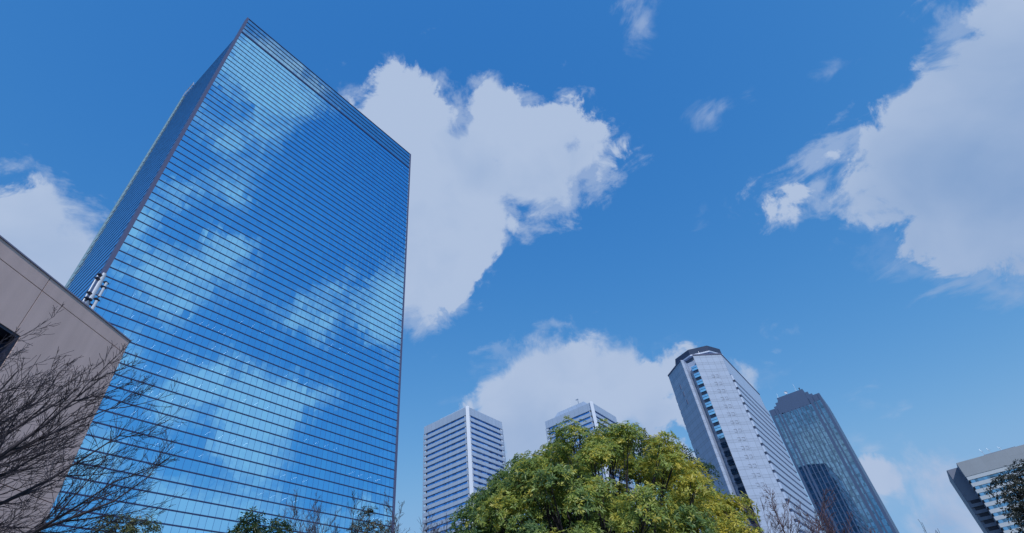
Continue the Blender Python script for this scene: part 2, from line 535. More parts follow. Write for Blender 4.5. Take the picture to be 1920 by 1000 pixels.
M_TWIN_FIN, _t, _b = new_mat('pale_pier_panel', (0.46, 0.534, 0.681), 0.5)
tone(_t, _b, (0.46, 0.534, 0.681), 0.04, 0.2)
M_TWIN_GLASS = mirror_glass('office_window_glass', (0.22, 0.45, 0.80), 0.03, 0.0, 1.2, 3.75, 0.35)
M_TWIN_DARK, _t, _b = new_mat('recessed_core', (0.03, 0.04, 0.07), 0.7)
M_HEX = panel_mat('pale_metal_panel', (0.326, 0.405, 0.572), 3.3, 0, 0.13, 0.62, 0.35, band=(4.0, 1.25, 0.3, 0.93))
M_HEX_SIDE, _t, _b = new_mat('balcony_spandrel_panel', (0.331, 0.423, 0.607), 0.4)
tone(_t, _b, (0.331, 0.423, 0.607), 0.05, 0.3)
M_HEX_CROWN, _t, _b = new_mat('dark_crown_metal', (0.035, 0.060, 0.125), 0.45)
tone(_t, _b, (0.030, 0.052, 0.110), 0.12, 0.4)
_b.inputs['Roughness'].default_value = 0.7
_b.inputs['Specular IOR Level'].default_value = 0.2
M_HEX_SLOT, _t, _b = new_mat('slot_dark_metal', (0.10, 0.13, 0.20), 0.5)  # dark blue grey metal of the bay spandrels, balcony lips and crown
M_BAY_GLASS = mirror_glass('bay_window_glass', (0.55, 0.78, 0.95), 0.05, 0.0, 1.3, 1.2, 0.15)
M_SIDE_GLASS = mirror_glass('recess_window_glass', (0.10, 0.18, 0.35), 0.05, 0.0, 1.5, 4.0, 0.3)
M_ST_PIER, _t, _b = new_mat('steel_grey_pier', (0.060, 0.100, 0.200), 0.4)
tone(_t, _b, (0.060, 0.100, 0.200), 0.08, 0.3)
M_ST_GLASS = mirror_glass('smoky_teal_glass', (0.17, 0.31, 0.42), 0.03, 0.0, 1.05, 1.95, 0.32)
M_GREY = panel_mat('warm_grey_concrete', (0.26, 0.30, 0.36), 6.0, 0, 0.1, 0.9, 0.7, None, 0.08)
M_GREY_DARK, _t, _b = new_mat('dark_grey_cladding', (0.17, 0.20, 0.28), 0.6)  # recessed wing has its own darker cladding, also on the roof plinth
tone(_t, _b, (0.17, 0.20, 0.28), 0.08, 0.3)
M_GREY_WHITE, _t, _b = new_mat('white_spandrel', (0.42, 0.48, 0.56), 0.5)
tone(_t, _b, (0.42, 0.48, 0.56), 0.05, 0.4)
M_GREY_GLASS = mirror_glass('green_grey_glass', (0.28, 0.42, 0.52), 0.05, 0.0, 1.5, 3.6, 0.4)
M_METAL, _t, _b = new_mat('galvanised_metal', (0.45, 0.48, 0.55), 0.4, 0.6)
M_WHITE, _t, _b = new_mat('white_plastic', (0.48, 0.54, 0.66), 0.4)
M_FLASH, _t, _b = new_mat('blue_grey_flashing', (0.20, 0.20, 0.30), 0.5)
M_FRAME, _t, _b = new_mat('dark_window_frame', (0.012, 0.016, 0.04), 0.5)
M_PANE = mirror_glass('dim_window_pane', (0.16, 0.22, 0.36), 0.06, 0.0, 3.0, 3.0, 0.05)

# brown concrete wall
M_WALL, _t, _b = new_mat('lavender_brown_concrete', (0.25, 0.21, 0.235), 0.85)
_c1 = tone(_t, _b, (0.57, 0.437, 0.428), 0.10, 0.5, 6.0)
_tc = nd(_t, 'ShaderNodeTexCoord')
_n = nd(_t, 'ShaderNodeTexNoise')
_n.inputs['Scale'].default_value = 38.0
_n.inputs['Detail'].default_value = 4.0
_n.inputs['Roughness'].default_value = 0.7
_t.links.new(_tc.outputs['Object'], _n.inputs['Vector'])
_f = math_node(_t, 'MULTIPLY_ADD', math_node(_t, 'SUBTRACT', _n.outputs['Fac'], 0.5), 0.5, 1.0)
# rain streaks running down from the coping
_mp = nd(_t, 'ShaderNodeMapping')
_mp.inputs['Scale'].default_value = (1.0, 1.0, 0.06)
_t.links.new(_tc.outputs['Object'], _mp.inputs['Vector'])
_n2 = nd(_t, 'ShaderNodeTexNoise')
_n2.inputs['Scale'].default_value = 2.2
_n2.inputs['Detail'].default_value = 5.0
_t.links.new(_mp.outputs[0], _n2.inputs['Vector'])
_f = math_node(_t, 'MULTIPLY', _f, math_node(_t, 'MULTIPLY_ADD', math_node(_t, 'SUBTRACT', _n2.outputs['Fac'], 0.5), 0.36, 1.0))
_t.links.new(scale_col(_t, _c1, _f), _b.inputs['Base Color'])
_bp = nd(_t, 'ShaderNodeBump')
_bp.inputs['Strength'].default_value = 0.5
_bp.inputs['Distance'].default_value = 0.01
_t.links.new(_n.outputs['Fac'], _bp.inputs['Height'])
_t.links.new(_bp.outputs[0], _b.inputs['Normal'])

# ground
M_GROUND, _t, _b = new_mat('park_ground', (0.10, 0.10, 0.08), 0.9)
_tc = nd(_t, 'ShaderNodeTexCoord')
_n = nd(_t, 'ShaderNodeTexNoise')
_n.inputs['Scale'].default_value = 0.05
_n.inputs['Detail'].default_value = 8.0
_t.links.new(_tc.outputs['Object'], _n.inputs['Vector'])
_mx = nd(_t, 'ShaderNodeMix', data_type='RGBA')
_mx.inputs['A'].default_value = (0.07, 0.09, 0.04, 1)
_mx.inputs['B'].default_value = (0.20, 0.19, 0.17, 1)
_t.links.new(smooth(_t, _n.outputs['Fac'], 0.42, 0.58), _mx.inputs['Factor'])
_t.links.new(_mx.outputs['Result'], _b.inputs['Base Color'])

# ------------------------------------------------------------------ ground
g = MB()
seg = 64
g.quad([(3500 * math.cos(2 * math.pi * k / seg), 3500 * math.sin(2 * math.pi * k / seg), 0) for k in range(seg)])
ground = g.build('ground', M_GROUND)
ground['kind'] = 'structure'

# ------------------------------------------------------------------ blue glass tower
rng = random.Random(7)
FX = -84.1                              # the big facade lies in this local X plane
Y0, Y1 = 12.5, 74.35
ROW, ZB, NROW, ZT = 1.867, 1.02, 79, 157.0
ZBAR = ZB + ROW * NROW                  # 148.5: heavy bar below the screen
tower = thing('glass_tower', 'tall blue mirror glass tower with clouds reflected in its wide facade', 'tower', EX * FX + EY * Y0, GRID)
W = Y1 - Y0
NCOL = 55
CW = W / NCOL


def pane_row(h, seed):
    r = random.Random(seed)
    m = MB()
    for c in range(NCOL):
        y0, y1 = c * CW, (c + 1) * CW
        a, b, k = r.gauss(0, 0.0019), r.gauss(0, 0.0019), r.gauss(0, 0.0008)
        m.quad([(-a - b, y0, 0), (a - b, y1, 0), (a + b + k, y1, h), (-a + b + k, y0, h)],
               [(c * 1.13 + 0.01, seed * 1.867 + 0.01), (c * 1.13 + 1.1, seed * 1.867 + 0.01), (c * 1.13 + 1.1, seed * 1.867 + 1.8), (c * 1.13 + 0.01, seed * 1.867 + 1.8)])
    return m


for i in range(NROW):
    pane_row(ROW, i).build('window_band', M_GLASS, tower, loc=(0, 0, ZB + i * ROW))
SH = (ZT - 149.3) / 4
for i in range(4):
    pane_row(SH, 200 + i).build('screen_band', M_GLASS_TOP, tower, loc=(0, 0, 149.3 + i * SH))
bars = MB()
for i in range(NROW):
    z = ZB + i * ROW
    bars.box(-0.05, 0.06, -0.02, W + 0.02, z - 0.095, z + 0.095)
bars.box(-0.05, 0.12, -0.02, W + 0.02, ZBAR + 0.05, 149.3 - 0.05)
for i in range(1, 4):
    bars.box(-0.05, 0.10, -0.02, W + 0.02, 149.3 + i * SH - 0.09, 149.3 + i * SH + 0.09)
bars.box(-0.3, 0.12, -0.02, W + 0.02, ZT - 0.03, ZT + 0.22)
bars.build('horizontal_bars', M_BAR, tower)
mul = MB()
for c in range(1, NCOL):
    mul.box(-0.04, 0.018, c * CW - 0.016, c * CW + 0.016, ZB, ZT - 0.05)
mul.build('mullions', M_MULLION, tower)
p = MB()
p.box(-1.3, 0.14, -0.56, -0.021, 0, ZT + 0.24)
p.box(-1.3, 0.14, W + 0.021, W + 0.55, 0, ZT + 0.24)
p.build('corner_pier', M_PIER, tower)
# flank on the left, set back behind the pier
DEP = 29.6
side = MB()
nside = 26
for i in range(NROW):
    z = ZB + i * ROW
    for c in range(nside):
        x1, x0 = -1.3 - c * (DEP - 1.3) / nside, -1.3 - (c + 1) * (DEP - 1.3) / nside
        a, b = rng.gauss(0, 0.0016), rng.gauss(0, 0.0016)
        side.quad([(x0, -0.25 - a - b, z), (x1, -0.25 + a - b, z), (x1, -0.25 + a + b, z + ROW), (x0, -0.25 - a + b, z + ROW)],
                  [(c + .1, i + .1), (c + .9, i + .1), (c + .9, i + .9), (c + .1, i + .9)])
so = side.build('side_glazing', M_GLASS_SIDE, tower)
sb = MB()
for i in range(NROW + 1):
    z = ZB + i * ROW
    sb.box(-DEP, -1.31, -0.285, -0.2, z - 0.17, z + 0.17)
sb.box(-1.9, -1.302, -0.5, -0.2, ZB, ZBAR)
sb.build('side_bars', M_BAR, tower)
M_EDGE, _t, _b = new_mat('pale_edge_trim', (0.18, 0.28, 0.34), 0.4)
MB().box(-DEP - 0.5, -DEP, -0.55, 0.3, 0, ZBAR + 0.6).build('rear_pier', M_EDGE, tower)
# back wall, roof, dark interior with floor plates
core = MB()
core.box(-DEP, -5.5, 0.3, W - 0.2, 0, ZBAR)
core.build('core', M_DARK, tower)
MB().box(-DEP, -0.2, -0.2, W + 0.3, ZBAR + 0.02, ZBAR + 0.6).build('roof', M_FLASH, tower)
slabs = MB()
for i in range(0, NROW + 1, 2):
    z = ZB + i * ROW
    slabs.box(-5.45, -0.12, 0.05, W - 0.05, z - 0.15, z + 0.15)
slabs.build('floor_plates', M_DARK, tower)
# gallery rail and tank on the far roof corner
rl = MB()
arc = [(-DEP - 0.2, -0.7, ZBAR - 10 + 0.0)]
rl.tube([(-DEP - 0.9, -0.4, 138), (-DEP - 0.9, -0.4, 150.6), (-DEP - 0.2, -0.4, 151.9), (-DEP + 1.2, -0.4, 152.3), (-DEP + 4.0, -0.4, 152.1), (-DEP + 5.0, -0.4, 149.3)], [0.11] * 6, 6)
for k in range(3):
    rl.tube([(-DEP + 0.6 + k * 1.4, -0.4, 149.1), (-DEP + 0.6 + k * 1.4, -0.4, 152.2)], [0.07] * 2, 5)
rl.build('roof_rail', M_METAL, tower)
# lit office ceiling lamps seen through the glass: runs of a few lamps on some floors
lampm = MB().box(-2.6, -1.1, -0.035, 0.035, -0.04, 0.0).mesh('office_lamp', M_LAMP)
spots = set()
runs = [(26, 5, 5), (26, 14, 4), (24, 9, 6), (24, 24, 3), (22, 3, 5), (22, 12, 3), (22, 36, 4), (20, 8, 5), (20, 20, 4), (20, 46, 4), (28, 3, 6), (28, 17, 4), (28, 30, 3),
        (30, 4, 8), (30, 15, 3), (32, 20, 3), (34, 38, 3), (18, 14, 4), (18, 33, 3), (16, 30, 4), (16, 48, 4), (14, 28, 3), (14, 42, 3), (36, 9, 3), (12, 46, 3)]
for f, c0, n in runs:
    for k in range(n):
        spots.add((f, min(NCOL - 2, c0 + 2 * k)))
for f, c in sorted(spots)[:98]:
    z = ZB + f * ROW + 2 * ROW - 0.20
    o = bpy.data.objects.new('office_lamp', lampm)
    link(o, tower)
    o.location = (0, (c + 0.5) * CW, z)

# ------------------------------------------------------------------ twin office towers
def twin(label, X, Y, lx, ly, top, nfl, ridge):
    t = thing('office_tower', label, 'tower', EX * X + EY * Y, GRID, 'pale twin office towers')
    FH = 3.75
    zt = top - 5.3                       # underside of the parapet band
    MB().box(-lx + 1.1, -1.1, 1.1, ly - 1.1, 0, top - 0.6).build('core', M_TWIN_DARK, t)
    par = MB().box(-lx, 0, 0, ly, zt, top)
    par.build('parapet', M_TWIN, t)
    if ridge:
        rf = MB()
        rf.prism([(-lx + 9.0, 1.2), (-4.6, 1.2), (-4.6, ly - 3), (-lx + 9, ly - 3)], top, top + 0.3)
        i = len(rf.v)
        ra = [(-lx + 7.0, 1.0, top + 0.05), (-4.0, 1.0, top + 0.05), (-4.0, ly - 2, top + 0.05), (-lx + 7.0, ly - 2, top + 0.05)]
        rb = [(-lx + 10.5, 2.0, top + 3.6), (-6.5, 2.0, top + 3.6), (-6.5, ly - 5, top + 3.6), (-lx + 10.5, ly - 5, top + 3.6)]
        for k in range(4):
            j = (k + 1) % 4
            rf.quad([ra[k], ra[j], rb[j], rb[k]])
        rf.quad(rb)
        rf.build('penthouse', M_TWIN, t)
        mb = MB()
        mb.box(-11.3, -10.9, 2.6, 3.0, top + 3.6, top + 7.0).box(-12.6, -10.7, 2.5, 3.1, top + 7.0, top + 7.6)
        mb.build('roof_gantry', M_METAL, t)
        MB().tube([(-17.5, 3, top + 3.6), (-17.5, 3, top + 11)], [0.07, 0.03], 5).build('lightning_rod', M_METAL, t)
    else:
        MB().box(-26.0, -3.0, 1.5, ly - 6, top, top + 1.2).build('penthouse', M_TWIN_FIN, t)
        MB().tube([(-9.5, 3, top + 1.2), (-9.5, 3, top + 8)], [0.07, 0.03], 5).build('lightning_rod', M_METAL, t)
    # corner piers
    fin = MB().prism([(-0.65, -0.85), (0.85, 0.65), (0.85, 0.9), (0.0, 1.2), (-1.2, 0.0), (-0.9, -0.85)], 0, top + 0.3)
    fin.build('corner_pier', M_TWIN_FIN, t)
    MB().prism([(0.25, ly - 0.5), (0.25, ly + 0.3), (-0.5, ly + 0.3)], 0, zt).build('corner_pier', M_TWIN, t)
    MB().prism([(-lx - 0.3, 0.5), (-lx - 0.3, -0.25), (-lx + 0.4, -0.25)], 0, zt).build('corner_pier', M_TWIN, t)
    MB().box(-1.05, -0.8, -0.75, -0.6, top - 2.6, top - 2.0).build('aviation_lamp', M_FRAME, t)
    spm = glm = colm = None
    for k in range(nfl):
        z1 = zt - k * FH
        wh = 1.75 if k == 0 else 1.45
        if z1 - FH < 8:
            break
        if spm is None:
            s = MB()
            s.box(-lx, 0.0, 0.0, ly, 0, FH - 1.6)
            spm = s.mesh('spandrel', M_TWIN)
            g = MB()
            g.box(-lx + 2.6, -3.0, 0.85, 1.0, 0, 1.5).box(-1.0, -0.85, 3.0, ly - 2.6, 0, 1.5)
            g.box(-lx + 2.6, -3.0, ly - 1.0, ly - 0.85, 0, 1.5).box(-lx + 0.85, -lx + 1.0, 3.0, ly - 2.6, 0, 1.5)
            glm = g.mesh('window_band', M_TWIN_GLASS)
            c = MB()
            for x in (-lx + 1.3, -2.7):
                c.box(x - 0.3, x + 0.3, 0.25, 0.8, 0, 1.5)
            for y in (2.7, ly - 1.6):
                c.box(-0.8, -0.25, y - 0.3, y + 0.3, 0, 1.5)
            colm = c.mesh('window_columns', M_TWIN_FIN)
        for nm, me, dz in (('spandrel', spm, -FH), ('window_band', glm, -1.5), ('window_columns', colm, -1.5)):
            o = bpy.data.objects.new(nm, me)
            link(o, t)
            o.location = (0, 0, z1 + dz)
    return t


twin('pale office tower with flat roof left of the tree, its full striped height in view', -200.1, 236.2, 39.3, 36.2, 157.0, 38, False)
twin('pale office tower with sloped roof edge, half hidden behind the yellow green tree crown', -140.9, 296.0, 38.7, 35.0, 157.0, 38, True)

# ------------------------------------------------------------------ pale tower with pointed end
HT = 129.6
hexo = Vector((-57.0, 250.4))
hx = thing('hotel_tower', 'pale silver tower with pointed end, glass slot and dark octagonal crown', 'tower', EX * hexo.x + EY * hexo.y, GRID)
# local plan: X -14.65..14.65, Y from 0
HWX, HL = 14.65, 65.2
A_, B_ = (-HWX, 0.0), (-3.1, -10.2)
D_, E_ = (3.5, -10.2), (HWX, 0.2)
body = [A_, (-HWX + 0.6, -0.53), (-3.1 + 0.6, -9.6), (-2.0, -9.0), (-2.0, -4.0), (3.4, -4.0), (3.4, -10.1), E_,
        (HWX, 1.6), (HWX - 1.7, 1.6), (HWX - 1.7, HL - 1.4), (HWX, HL - 1.4), (HWX, HL), (3.5, HL + 10.2), (-3.1, HL + 10.2), (-HWX, HL),
        (-HWX, HL - 1.4), (-HWX + 1.7, HL - 1.4), (-HWX + 1.7, 1.6), (-HWX, 1.6)]
body = [A_, B_, (-2.1, -9.1), (-2.1, -4.0), (3.45, -4.0), D_, E_] + body[8:]
MB().prism(body, 0, HT).build('wall', M_HEX, hx)
# copings and upper blank bands of the long sides
cp = MB()
for a, b in ((A_, B_), (D_, E_), (E_, (HWX, HL)), ((-HWX, HL), A_)):
    cp.wall(a, b, HT - 0.35, HT + 0.25, 0.25)
cp.build('coping', M_PIER, hx)
up = MB()
up.box(HWX - 1.69, HWX + 0.002, 1.61, HL - 1.41, HT - 10.5, HT - 0.004)
up.box(-HWX - 0.002, -HWX + 1.69, 1.61, HL - 1.41, HT - 10.5, HT - 0.004)
up.build('upper_band', M_HEX_SIDE, hx)


def rounded_bar(x0, x1, y0, y1, z0, z1, r, sgn):
    pts = []
    xo = x1 if sgn > 0 else x0
    xi = x0 if sgn > 0 else x1
    n = 5
    pts.append((xi, y0))
    for k in range(n + 1):
        t = math.pi / 2 * k / n
        pts.append((xo - sgn * r + sgn * r * math.sin(t), y0 + r - r * math.cos(t)))
    for k in range(n + 1):
        t = math.pi / 2 * k / n
        pts.append((xo - sgn * r + sgn * r * math.cos(t), y1 - r + r * math.sin(t)))
    pts.append((xi, y1))
    if sgn < 0:
        pts = pts[::-1]
    return MB().prism(pts, z0, z1)


balc_r = rounded_bar(HWX - 1.65, HWX + 0.9, 1.75, HL - 1.5, 0, 2.75, 0.9, 1).mesh('balcony', M_HEX_SIDE)
balc_l = rounded_bar(-HWX - 0.9, -HWX + 1.65, 1.75, HL - 1.5, 0, 2.75, 0.9, -1).mesh('balcony', M_HEX_SIDE)
lip_r = MB().box(HWX - 1.6, HWX + 0.95, 1.7, 3.0, -0.2, -0.004).mesh('balcony_lip', M_HEX_SLOT)
win_r = MB().box(HWX - 1.69, HWX - 1.45, 2.2, HL - 2.0, 0.3, 1.24).mesh('window_band', M_SIDE_GLASS)
win_l = MB().box(-HWX + 1.45, -HWX + 1.69, 2.2, HL - 2.0, 0.3, 1.24).mesh('window_band', M_SIDE_GLASS)
M_HEX_VENT, _t, _b = new_mat('vent_frame', (0.25, 0.30, 0.42), 0.5)
vent = MB()
fd = (Vector(E_) - Vector(D_)).normalized()
fn = Vector((fd.y, -fd.x))
L_de = (Vector(E_) - Vector(D_)).length
for s0 in (0.42, 0.565):
    c = Vector(D_) + fd * (L_de * s0)
    for (u0, u1, z0, z1) in ((-0.75, 0.75, 1.25, 1.45), (0.55, 0.75, -0.1, 1.25), (-0.75, 0.55, -0.1, 0.06)):
        vent.wall(tuple(c + fd * u0), tuple(c + fd * u1), z0, z1, 0.12)
vent_m = vent.mesh('small_window', M_HEX_VENT)
bay = MB()
bay.box(-0.55, 3.2, -5.4, -4.05, 0, 1.05).box(-0.55, 3.2, -5.4, -4.05, 1.25, 2.3)
bay_m = bay.mesh('bay_window', M_BAY_GLASS)
bay_sl = MB().box(-0.3, 3.3, -5.0, -4.05, 0, 1.5).mesh('bay_spandrel', M_HEX_SLOT)
for k in range(28):
    z = HT - 10.5 - 4.0 * (k + 1)
    if z < 4:
        break
    for nm, me, dz in (('balcony', balc_r, 0), ('balcony', balc_l, 0), ('balcony_lip', lip_r, 0), ('window_band', win_r, 2.5), ('window_band', win_l, 2.5)):
        o = bpy.data.objects.new(nm, me)
        link(o, hx)
        o.location = (0, 0, z + dz)
for k in range(30):
    z = HT - 4.0 * (k + 1)
    if z < 4:
        break
    if k >= 2:
        o = bpy.data.objects.new('small_window', vent_m)
        link(o, hx)
        o.location = (0, 0, z - 1.1)
    z -= 1.6
    o = bpy.data.objects.new('bay_window', bay_m)
    link(o, hx)
    o.location = (0, 0, z)
    if k >= 2:
        o = bpy.data.objects.new('bay_spandrel', bay_sl)
        link(o, hx)
        o.location = (0, 0, z + 2.4)
# vents on the shaded flank
vn = MB()
ad = (Vector(B_) - Vector(A_)).normalized()
for k, s0 in ((1, 0.48), (2, 0.52), (0, 0.44)):
    c = Vector(A_) + ad * (15.4 * s0)
    vn.wall(tuple(c), tuple(c + ad * 0.9), HT - 12.0 - k * 4.4, HT - 9.6 - k * 4.4, 0.08)
vn.build('louvre', M_FLASH, hx)
# octagonal crown
cr = (0.3, 11.8)


def octagon(r, a0=math.pi / 8 + math.pi / 8):
    return [(cr[0] + r * math.cos(a0 + k * math.pi / 4), cr[1] + r * math.sin(a0 + k * math.pi / 4)) for k in range(8)]


crown = MB()
crown.prism(octagon(11.2), HT, HT + 4.6)
crown.build('crown', M_HEX_SLOT, hx)
MB().prism(octagon(13.2), HT + 4.6, HT + 5.3).build('crown_ledge', M_HEX_SIDE, hx)
MB().prism(octagon(12.9), HT + 5.3, HT + 8.6).build('crown_fascia', M_HEX_CROWN, hx)
MB().tube([(5.0, -1.5, HT), (5.0, -1.5, HT + 5.2)], [0.09, 0.05], 5).build('roof_mast', M_METAL, hx)

# ------------------------------------------------------------------ smoky glass tower with stepped top
st = thing('stepped_tower', 'smoky blue glass tower with vertical piers and stepped dark top', 'tower', EX * -52.8 + EY * 402.0, GRID)
SW, SD = 35.8, 36.0
zb = 151.0
MB().box(0.6, SW - 0.6, 0.6, SD - 0.6, 0, zb - 2).build('core', M_DARK, st)
edges = [0.0, 1.5, 4.3, 5.3, 6.9, 8.3]
steps = [(0.0, 4.3, zb), (4.3, 6.3, zb + 1.4), (6.3, 8.4, zb + 3.6), (8.4, SW - 8.4, zb + 7.2)]
cw = MB()
for k, (x0, x1, z1) in enumerate(steps):
    inset = 0.06 * k
    zlow = zb - 4.6
    if k < 3:
        cw.box(x0, x1, inset, SD - inset, zlow, z1)
        cw.box(SW - x1, SW - x0, inset, SD - inset, zlow, z1)
    else:
        cw.box(x0, x1, 0.18, SD - 0.2, zlow - 0.8, z1 - 2.6)
        cw.box(x0 + 0.2, x1 - 0.2, 1.6, SD - 1.6, z1 - 2.598, z1)
cw.build('stepped_parapet', M_ST_PIER, st)
bays = [(1.6, 4.0), (5.0, 6.1)] + [(7.4 + i * 2.625, 7.4 + i * 2.625 + 2.05) for i in range(8)] + [(SW - 6.1, SW - 5.0), (SW - 4.0, SW - 1.6)]
piers = []
prev = 0.0
for i, (x0, x1) in enumerate(bays + [(SW, SW)]):
    pr = MB().box(prev, x0, -0.12 if 2 < i < 10 else -0.2, 0.55, 0, zb - (4.4 if 2 < i < 10 else 0.6))
    pr.build('pier', M_ST_PIER, st)
    if x0 < SW:
        gm = MB().box(x0, x1, 0.22, 0.5, 3, zb - (5.4 if 1 < i < 10 else 4.6), skip='tb')
        gm.build('window_bay', M_ST_GLASS, st)
    prev = x1
# floor lines across the bays
fl = MB()
for k in range(38):
    z = 8 + k * 3.8
    if z < zb - 6:
        for (x0, x1) in bays:
            fl.box(x0 + 0.02, x1 - 0.02, 0.12, 0.3, z - 0.07, z + 0.07)
fl.build('floor_lines', M_ST_PIER, st)
# right flank
sf = MB()
for k in range(12):
    y0 = 1.5 + k * 2.85
    sf.box(SW - 0.5, SW - 0.2, y0, y0 + 2.0, 3, zb - 5, skip='tb')
sf.build('flank_window_bay', M_ST_GLASS, st)
sp = MB()
for k in range(13):
    y0 = k * 2.85 - (0.0 if k else 0.0)
    sp.box(SW - 0.5, SW + 0.1, 0.56 if k == 0 else y0 - 0.65, y0 + 1.45 if k < 12 else SD, 0, zb - 4.61)
sp.build('flank_piers', M_ST_PIER, st)
dish = MB()
dish.tube([(15.5, 5, zb + 7.2), (15.5, 5, zb + 8.9)], [0.12, 0.12], 6, True)
for k in range(5):
    pass
dish.tube([(15.5, 4.7, zb + 9.4), (15.6, 4.5, zb + 9.45), (15.9, 3.9, zb + 9.7)], [0.1, 0.9, 1.25], 12)
dish.build('satellite_dish', M_WHITE, st)
MB().tube([(SW - 13, 4, zb + 7.2), (SW - 13, 4, zb + 14.5)], [0.09, 0.03], 5).build('lightning_rod', M_METAL, st)
MB().tube([(9.6, 4, zb + 4.2), (9.6, 4, zb + 11.5)], [0.09, 0.03], 5).build('lightning_rod', M_METAL, st)
MB().box(SW - 10.6, SW - 10.0, 2.0, 2.6, zb + 7.2, zb + 8.6).box(SW - 10.9, SW - 9.9, 2.0, 2.6, zb + 8.602, zb + 8.9).build('aviation_lamp', M_FRAME, st)

# ------------------------------------------------------------------ grey block at the right edge
gb = thing('grey_block', 'low grey office block with striped white bands behind the dark tree', 'building', EX * 30.0 + EY * 407.0, GRID)
GT = 87.6
GL, GDp = 70.0, 40.0
MB().box(0.6, GL, 0.9, GDp, 0, GT - 0.3).build('core', M_TWIN_DARK, gb)
MB().box(0, GL + 0.5, -0.5, GDp, GT - 8.0, GT).build('roof_band', M_GREY, gb)
MB().box(0.2, GL + 0.4, -0.3, GDp - 0.5, GT - 10.0, GT - 8.004).build('fascia', M_GREY_WHITE, gb)
sp_m = MB().box(0.3, GL, 0.0, GDp, 0, 1.9).mesh('spandrel', M_GREY_WHITE)
wb_m = MB().box(1.0, GL - 0.5, 0.6, 0.85, 0, 1.65).mesh('window_band', M_GREY_GLASS)
z = GT - 11.75
for k in range(22):
    for nm, me, dz in (('window_band', wb_m, 0.02), ('spandrel', sp_m, -1.9)):
        if z + dz < 1:
            continue
        o = bpy.data.objects.new(nm, me)
        link(o, gb)
        o.location = (0, 0, z + dz)
    z -= 3.6
# recessed wing on the left
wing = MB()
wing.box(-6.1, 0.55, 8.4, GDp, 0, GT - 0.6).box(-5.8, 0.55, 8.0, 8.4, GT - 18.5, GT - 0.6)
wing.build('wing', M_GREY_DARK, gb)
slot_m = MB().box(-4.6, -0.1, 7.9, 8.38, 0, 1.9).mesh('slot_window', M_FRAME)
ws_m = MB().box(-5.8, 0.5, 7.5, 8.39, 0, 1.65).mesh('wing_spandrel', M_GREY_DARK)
z = GT - 20.4
for k in range(18):
    for nm, me, dz in (('slot_window', slot_m, 0), ('wing_spandrel', ws_m, -1.68)):
        if z + dz > 1:
            o = bpy.data.objects.new(nm, me)
            link(o, gb)
            o.location = (0, 0, z + dz)
    z -= 3.6
rm = MB()
rm.box(14.6, 30, 2.5, 8, GT, GT + 0.9)
rm.build('roof_plinth', M_GREY_DARK, gb)
for (x, y, h) in ((15.0, 3, 3.6), (18.3, 3, 3.2), (23.5, 3.4, 2.4)):
    MB().tube([(x, y, GT + 0.9), (x - 0.2, y, GT + 0.9 + h * 0.6), (x - 0.9, y, GT + 0.9 + h)], [0.10, 0.08, 0.06], 5).tube([(x - 0.8, y, GT + 0.9 + h * 0.5), (x + 0.7, y, GT + 1.1 + h * 0.5)], [0.06, 0.06], 5).build('roof_mast', M_METAL, gb)

# ------------------------------------------------------------------ brown concrete building at the left
c0 = Vector((-16.203, 16.525, 0))
ud = Vector((-0.02453, -0.9997, 0))
rz = math.atan2(ud.y, ud.x)            # local X runs along the wall towards the viewer, local -Y into the building ... wall faces local +Y
fb = thing('concrete_building', 'plain brown grey concrete building with one dark window at the left edge', 'building', c0, rz)
BH = 15.0
# wall with a real opening for the window: X along wall, faces +Y
wx0, wx1, wz0, wz1 = 3.92, 5.55, 9.6, 12.66
wl = MB()
JX, JZ = 4.15, 14.41
LEN = 19.0


def slab(x0, x1, z0, z1):
    wl.box(x0, x1, -0.55, 0.0, z0, z1)


# panels separated by 2.5 cm open joints
j = 0.014
zc = [0.0, 3.0, 8.55, JZ, BH]
zs = [(0.0, 8.55 - j), (8.55 + j, JZ - j), (JZ + j, BH)]
xs = [(0.0, JX - j), (JX + j, 10.0 - j), (10.0 + j, LEN)]
for (x0, x1) in xs:
    for (z0, z1) in zs:
        if z0 < wz0 < z1 and x0 < wx1 and x1 > wx0:
            a, b = max(x0, wx0), min(x1, wx1)
            if a > x0:
                slab(x0, a, z0, z1)
            if b < x1:
                slab(b, x1, z0, z1)
            slab(a, b, z0, wz0)
            slab(a, b, wz1, z1)
        else:
            slab(x0, x1, z0, z1)
wl.build('wall', M_WALL, fb)
MB().box(0.03, LEN, -14.0, -0.56, 0, BH - 0.4).build('body', M_WALL, fb)
MB().box(-0.03, LEN, -0.60, 0.035, BH + 0.002, BH + 0.05).build('coping', M_FLASH, fb)
bk = MB()
bk.box(0.02, LEN - 0.02, -0.40, -0.05, 0.1, BH - 0.02)
wf = MB()
wf.box(wx0 - 0.004, wx0 + 0.10, -0.5, -0.02, wz0, wz1).box(wx1 - 0.1, wx1 + 0.004, -0.5, -0.02, wz0, wz1)
wf.box(wx0 + 0.101, wx1 - 0.101, -0.5, -0.02, wz1 - 0.10, wz1 + 0.004).box(wx0 + 0.101, wx1 - 0.101, -0.5, 0.03, wz0 - 0.004, wz0 + 0.08)
win = wf.build('window', M_FRAME, fb)
MB().box(wx0 + 0.102, wx1 - 0.102, -0.40, -0.36, wz0 + 0.081, wz1 - 0.101).build('pane', M_PANE, win)

# mobile phone antennas on the roof edge
ant_at = c0 + ud * 2.28
an = thing('rooftop_antenna', 'white phone antenna panels clamped to poles on the concrete roof edge', 'antenna', (ant_at.x - 0.25, ant_at.y, BH + 0.07), rz)


def panel(x, y, z0, z1, w, d):
    m = MB()
    n = 10
    pts = [(x + w / 2 * math.cos(2 * math.pi * k / n), y + d / 2 * math.sin(2 * math.pi * k / n)) for k in range(n)]
    return m.prism(pts, z0, z1)


